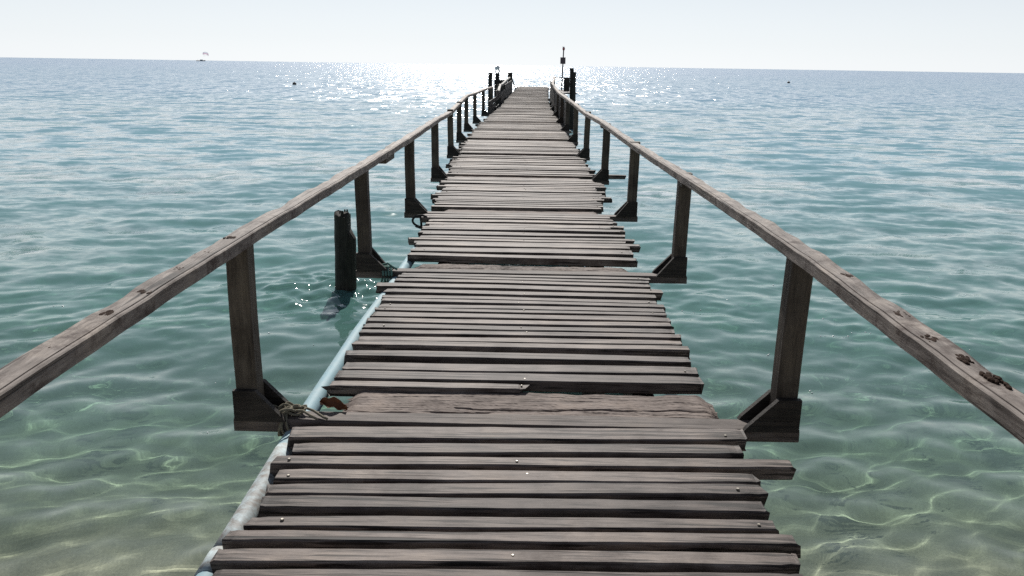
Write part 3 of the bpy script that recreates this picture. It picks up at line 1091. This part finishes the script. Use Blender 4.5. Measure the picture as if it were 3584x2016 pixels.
def pile(name, x, y, z0, z1, rad, label, cat='pile', group=None, lean=(0, 0), mat='pile', top='flat', notch=None, seed=1, sq=False):
    r = random.Random(seed)
    mb = MB()
    seg = 16
    nn = [N1(seed * 5 + k, (2.3, 5, 11), (1, .6, .4)) for k in range(seg)]
    rings = []
    n = 22
    for i in range(n + 1):
        t = i / n
        z = z0 + (z1 - z0) * t
        ring = []
        for k in range(seg):
            a = 2 * PI * k / seg
            rr = rad * (1.06 - .08 * t) * (1 + .035 * nn[k](z * 2))
            px, py = math.cos(a) * rr, math.sin(a) * rr
            if notch and z > notch[0] and px > notch[1]:
                px = notch[1] + (px - notch[1]) * .08
            zz = z + (r.uniform(-.035, .03) if i == n and top == 'rag' else 0)
            ring.append((px + lean[0] * (z - z0), py + lean[1] * (z - z0), zz))
        rings.append(ring)
    mb.loft(rings, 0, .5)
    if top == 'rag':
        for _ in range(5):
            a, q = r.uniform(0, 6.28), rad * r.uniform(.3, .8)
            px, py = math.cos(a) * q + lean[0] * (z1 - z0), math.sin(a) * q + lean[1] * (z1 - z0)
            if notch and px > notch[1]:
                px = notch[1] * .5
            h = r.uniform(.02, .05)
            mb.loft([[(px - .018, py - .012, z1 - .03), (px + .018, py - .012, z1 - .03), (px + .018, py + .012, z1 - .03), (px - .018, py + .012, z1 - .03)],
                     [(px - .006, py - .004, z1 + h), (px + .006, py - .004, z1 + h), (px + .006, py + .004, z1 + h), (px - .006, py + .004, z1 + h)]])
    o = mb.build(name, M[mat], smooth=False)
    o.location = (x, y, 0)
    tag(o, label, cat, group)
    return o


pile('wooden_pile', PILE[0], PILE[1], -1.2, .86, .122, 'lone dark wooden pile with a notched top in the water beside the left railing', 'pile',
     top='rag', notch=(.6, .05), lean=(.014, 0), seed=4)
pile('mooring_pile', -1.56, 35.6, -2.5, 2.18, .085, 'thin leftmost dark mooring pile at the left side of the pier head', 'pile', 'mooring piles at the pier head', lean=(.012, 0), seed=9)
pb = pile('mooring_pile', -1.36, 40.0, -2.5, 2.12, .10, 'mooring pile with a white cap on a forked top at the pier head', 'pile', 'mooring piles at the pier head', seed=12)
mb = MB()
mb.box(.045, .1, -.04, .04, 2.05, 2.37, ch=.006)
mb.box(-.09, -.045, -.03, .03, 2.05, 2.3, ch=.006)
mb.build('fork', M['pile'], pb)
mb = MB()
mb.tube([(-.01, 0, 2.28), (0.0, 0, 2.4), (.01, 0, 2.46)], [.11, .115, .06], seg=12)
mb.build('white_cap', M['white'], pb, smooth=True)
pd = pile('mooring_pile', -.83, 44.0, -2.5, 2.10, .125, 'short thick mooring pile with a slanted brace at the pier head, beside the deck end', 'pile', 'mooring piles at the pier head', seed=15, top='rag')
mb = MB()
mb.loft([[(.06, -.05, 1.85), (.12, -.05, 1.85), (.12, .0, 1.85), (.06, .0, 1.85)], [(.26, -.05, 1.27), (.33, -.05, 1.27), (.33, 0, 1.27), (.26, 0, 1.27)]])
mb.build('brace', M['pile'], pd)
pr = pile('mooring_pile', 1.95, 34.0, -2.5, 2.27, .125, 'tallest and thickest dark mooring pile at the right side of the pier head', 'pile', 'mooring piles at the pier head', seed=21, lean=(-.012, 0))
mb = MB()
mb.loft([[(-.15, -.06, 2.16), (-.02, -.06, 2.16), (-.02, .07, 2.16), (-.15, .07, 2.16)], [(-.2, -.06, 2.42), (-.04, -.06, 2.42), (-.04, .07, 2.42), (-.2, .07, 2.42)]])
mb.build('head_block', M['pile'], pr)

# rusty sheet and boards stacked at the head (left)
sc = empty('board_screen', (-1.12, 38.3, 1.2), 'dark brown board screen standing between the left mooring piles of the pier head', 'screen')
mb = MB()
for q in range(4):
    mb.box(-.32, .3 - .05 * (q % 2), -.02, .02, -.3 + q * .24, -.3 + q * .24 + .225, ch=.004, jit=.004, tone=rng.random())
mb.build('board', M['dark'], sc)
mb = MB()
mb.box(-.28, -.21, .022, .08, -.6, .72, ch=.004)
mb.box(.2, .27, .022, .08, -.6, .62, ch=.004)
mb.build('upright', M['pile'], sc)

# marker pole with a box and a red top
mk = empty('marker_pole', (1.88, 44.0, 1.25), 'tall thin marker pole with a square box and red top at the pier end', 'marker')
mb = MB()
mb.tube([(0, 0, -.2), (.012, 0, .7), (.028, 0, 1.35), (.045, 0, 2.1)], [.036, .034, .032, .03], seg=10)
mb.build('pole', M['pole'], mk, smooth=True)
mb = MB()
mb.box(-.11, .155, -.075, .075, 1.35, 1.68, ch=.01)
mb.build('box', M['sign'], mk)
mb = MB()
mb.tube([(.045, 0, 2.03), (.045, 0, 2.06), (.045, 0, 2.11), (.045, 0, 2.15), (.045, 0, 2.19)], [.04, .06, .065, .06, .03], seg=12)
lamp = mb.build('top_light', M['red'], mk, smooth=True)
mb = MB()
mb.tube([(.03, 0, 2.185), (.03, 0, 2.21)], [.07, .06], seg=12)
mb.build('cap', M['white'], lamp, smooth=True)

# mooring frame on the landing stage
mf = empty('mooring_bollard', (2.1, 43.4, 1.26), 'dark mooring bollard with a wide post and long top bar beside the marker pole', 'bollard')
mb = MB()
mb.box(-.14, .16, -.06, .06, 0, .62, ch=.01, jit=.006)
mb.build('wide_post', M['pile'], mf)
mb = MB()
mb.box(-.66, .18, -.05, .05, .622, .665, ch=.006, jit=.006)
mb.build('top_bar', M['pile'], mf)
mb = MB()
mb.box(-.66, -.6, -.03, .03, 0, .62, ch=.006, jit=.004)
mb.build('thin_post', M['pile'], mf)

# ------------------------------------------------------------------ pipe, ropes, leaf
pp = empty('water_pipe', (-.97, 1.0, .99), 'pale blue plastic water pipe running along the left edge of the deck', 'pipe')
mb = MB()
yy = np.linspace(.3, 7.4, 60)
nx, nz = N1(41, (.8, 1.9, 4), (1, .6, .2)), N1(43, (.7, 1.7, 4), (1, .5, .2))
pts = [(-.926 + .045 * min(1, max(0, (t - 4.4) / 2)) + nx(t) * .006 + .97, t - 1.0, 1.0 - .99 + nz(t) * .006) for t in yy]
mb.tube(pts, .039, seg=16)
pipe_body = mb.build('pipe', M['pipe'], pp, smooth=True)
mb = MB()
seg = [p for p, t in zip(pts, yy) if 2.15 < t < 2.95]
mb.tube(seg, .0402, seg=16)
mb.build('grimy_sleeve', M['grime'], pp, smooth=True)
mb = MB()
seg = [p for p, t in zip(pts, yy) if 2.05 < t < 2.3]
mb.tube(seg[:2], .0435, seg=16)
mb.build('coupling', M['grime'], pp, smooth=True)


def rope_obj(name, paths, rad, mat, label, loc):
    mb = MB()
    for p in paths:
        mb.tube([Vector(q) - Vector(loc) for q in p], rad, seg=7)
    o = mb.build(name, M[mat], smooth=True)
    o.location = loc
    return tag(o, label, 'rope')


rr_ = random.Random(5)
paths = []
for k in range(4):       # turns round crossbeam and pipe
    pth = []
    for a in range(0, 24):
        q = 2 * PI * a / 23
        pth.append((-.965 + .012 * (k - 1.5) + .018 * math.sin(q + k), 3.127 + .066 * math.cos(q), 1.045 + .052 * math.sin(q)))
    paths.append(pth)
for k in range(5):       # loose knot on top
    pth = []
    ax, ay, r0 = -.965 + rr_.uniform(-.03, .03), 3.125 + rr_.uniform(-.03, .03), rr_.uniform(.018, .034)
    for a in range(0, 16):
        q = 2 * PI * a / 15
        pth.append((ax + r0 * 1.4 * math.cos(q), ay + r0 * math.sin(q), 1.094 + .012 * math.sin(q * 2 + k) + .004 * k))
    paths.append(pth)
paths.append([(-1.04, 3.09, 1.083), (-1.0, 3.10, 1.10), (-.96, 3.12, 1.115), (-.93, 3.14, 1.11), (-.9, 3.15, 1.095)])
paths.append([(-.95, 3.12, 1.1), (-.9, 3.11, 1.105), (-.86, 3.09, 1.092), (-.83, 3.07, 1.087)])
paths.append([(-.95, 3.14, 1.1), (-.91, 3.15, 1.105), (-.86, 3.13, 1.098), (-.81, 3.09, 1.088), (-.79, 3.075, 1.087)])
rope_obj('rope', paths, .0055, 'rope', 'tangled beige rope knotted round the nearest crossbeam and the pipe', (-.96, 3.1, 1.0))
paths = []
for k in range(4):
    pth = []
    for a in range(0, 22):
        q = 2 * PI * a / 21
        pth.append((-.99 + .02 * k + .008 * math.sin(3 * q), 5.63 + .08 * math.cos(q), 1.02 + .08 * math.sin(q)))
    paths.append(pth)
paths.append([(-1.03, 5.6, 1.085), (-1.0, 5.62, 1.115), (-.96, 5.63, 1.125), (-.92, 5.62, 1.10), (-.89, 5.6, 1.09)])
paths.append([(-.97, 5.56, 1.02), (-.965, 5.54, .95), (-.95, 5.54, .86), (-.94, 5.55, .8)])
paths.append([(-.95, 5.56, 1.02), (-.935, 5.54, .95), (-.93, 5.54, .84)])
paths.append([(-.92, 5.56, 1.02), (-.905, 5.53, .96), (-.92, 5.53, .88), (-.935, 5.54, .84)])
rope_obj('rope', paths, .008, 'green_rope', 'green frayed rope tied round the second crossbeam with its ends hanging down', (-.96, 5.6, 1.0))
pth = []
for a in range(0, 29):
    q = 2 * PI * a / 28
    pth.append((-.99 + .075 * math.cos(q), 7.72 + .015 * math.sin(2 * q), 1.04 + .055 * math.sin(q)))
rope_obj('rope_loop', [pth, [(-.99, 7.72, 1.09), (-.985, 7.73, 1.04), (-.98, 7.72, .985)], [(-1.04, 7.72, .99), (-.98, 7.72, .97), (-.94, 7.72, .98), (-.9, 7.73, 1.0)]], .011, 'black_rope',
         'black rope loop hanging at the left edge of the deck past the third crossbeam', (-.98, 7.72, 1.0))

# dead leaf, curled, resting on the planks beside the first eroded beam
mb = MB()
nu, nv = 14, 8
vs, fs = [], []
for i in range(nu + 1):
    u = i / nu
    wd = .034 * math.sin(PI * min(1, u * 1.02)) ** .7 * (1 + .12 * math.sin(u * 19))
    for j in range(nv + 1):
        v = j / nv * 2 - 1
        vs.append((u * .14 - .07, v * wd, .012 + .030 * abs(v) ** 1.5 * (1 + .35 * math.sin(u * 14)) + .012 * math.sin(u * 5)))
for i in range(nu):
    for j in range(nv):
        a = i * (nv + 1) + j
        fs.append((a, a + 1, a + nv + 2, a + nv + 1))
mb.add(vs, fs)
lf = mb.build('dead_leaf', M['leaf'], smooth=True)
sl = lf.modifiers.new('thickness', 'SOLIDIFY')
sl.thickness = .0015
lf.location = (-.79, 3.2, 1.08)
lf.scale = (.85, .8, .8)
lf.rotation_euler = (R(30), R(4), R(-6))
tag(lf, 'curled brown dead leaf lying on the deck by the knotted rope', 'leaf')

# ------------------------------------------------------------------ far things
for (x, y, s, lab) in ((-26.2, 94.7, .2, 'small black buoy floating in the sun glitter left of the pier'), (50.0, 160.8, .24, 'small black buoy floating far to the right of the pier')):
    mb = MB()
    prof = [(.0, -1), (.6, -.85), (.95, -.4), (1, 0), (.92, .45), (.62, .8), (.3, .92), (.22, 1.05), (.2, 1.25), (0.02, 1.3)]
    mb.loft([[(s * 1.15 * p * math.cos(6.283 * k / 14), s * 1.15 * p * math.sin(6.283 * k / 14), s * q) for k in range(14)] for p, q in prof])
    o = mb.build('buoy', M['buoy'], smooth=True)
    o.location = (x, y, s * .35)
    tag(o, lab, 'buoy', 'buoys')

bt = empty('tow_boat', (-968, 2500, 0), 'small dark tow boat on the horizon at the left', 'boat')
mb = MB()
secs = [(-13, 2.0, 0.2, 2.1), (-9, 2.4, 0, 2.0), (0, 2.6, 0, 2.1), (7, 2.2, 0, 2.5), (11, 1.2, .2, 3.0), (13.5, .1, 1.6, 3.4)]
mb.loft([[(x, -w, zt), (x, -w * .75, zb - .4), (x, w * .75, zb - .4), (x, w, zt)] for x, w, zb, zt in secs])
mb.build('hull', M['hull'], bt)
mb = MB()
mb.box(-1.5, 6, -1.7, 1.7, 2.0, 4.4, ch=.2)
mb.box(-2.2, 6.6, -1.9, 1.9, 4.4, 4.7, ch=.1)
mb.build('cabin', M['cabin'], bt)
mb = MB()
mb.tube([(-8, 0, 2), (-8, 0, 6.5)], .15, seg=6)
mb.tube([(-8, -1.5, 5.8), (-8, 1.5, 5.8)], .12, seg=6)
mb.build('tow_mast', M['hull'], bt)
bt.rotation_euler = (0, 0, R(8))

ps = empty('parasail', (-951, 2500, 21), 'distant grey and pink parasail canopy flying above the tow boat', 'parasail')
for part, mat, u0, u1 in (('canopy', 'can_grey', 0.0, .55), ('canopy_stripe', 'can_pink', .55, 1.0)):
    mb = MB()
    rings = []
    for i in range(13):
        a = R(-82 + 164 * i / 12)
        ring = []
        for j in range(9):
            v = u0 + (u1 - u0) * j / 8
            bl = math.sin(PI * (.12 + .85 * v))
            rad = 7.4 + 1.6 * bl
            ring.append((math.sin(a) * rad, -3.5 + 7 * v, math.cos(a) * rad * .82 - 2.0 - v * 2.2))
        rings.append(ring)
    mb.loft(rings, caps=False, closed=False)
    o = mb.build(part, M[mat], ps, smooth=True)
ps.rotation_euler = (R(-50), R(16), R(0))
mb = MB()
for k in range(6):
    a = R(-75 + 30 * k)
    mb.tube([(math.sin(a) * 7.4, 0, math.cos(a) * 6.0 - 3), (0, 0, -13)], .05, seg=4)
mb.build('line', M['can_grey'], ps)

# loose foam bubbles drifting on the near water
fb = random.Random(19)
mb = MB()
for cl in range(46):
    side = fb.choice((-1, 1, 1))
    cx, cy = side * fb.uniform(1.5, 5.2), fb.uniform(4.2, 10.5)
    for _ in range(fb.choice((1, 1, 1, 2, 3))):
        x, y = cx + fb.gauss(0, .09), cy + fb.gauss(0, .07)
        rad = fb.uniform(.004, .009)
        z = wave_z(x, y)
        k = 8
        mb.loft([[(x + rad * 1.3 * p * math.cos(6.283 * a / k), y + rad * p * math.sin(6.283 * a / k), z + rad * q) for a in range(k)]
                 for p, q in ((1, -.6), (1, .1), (.7, .65), (.2, .9))])
o = mb.build('foam_bubbles', M['foam'], smooth=True)
tag(o, 'tiny white foam bubbles drifting on the shallow water beside the pier', 'foam', kind='stuff')
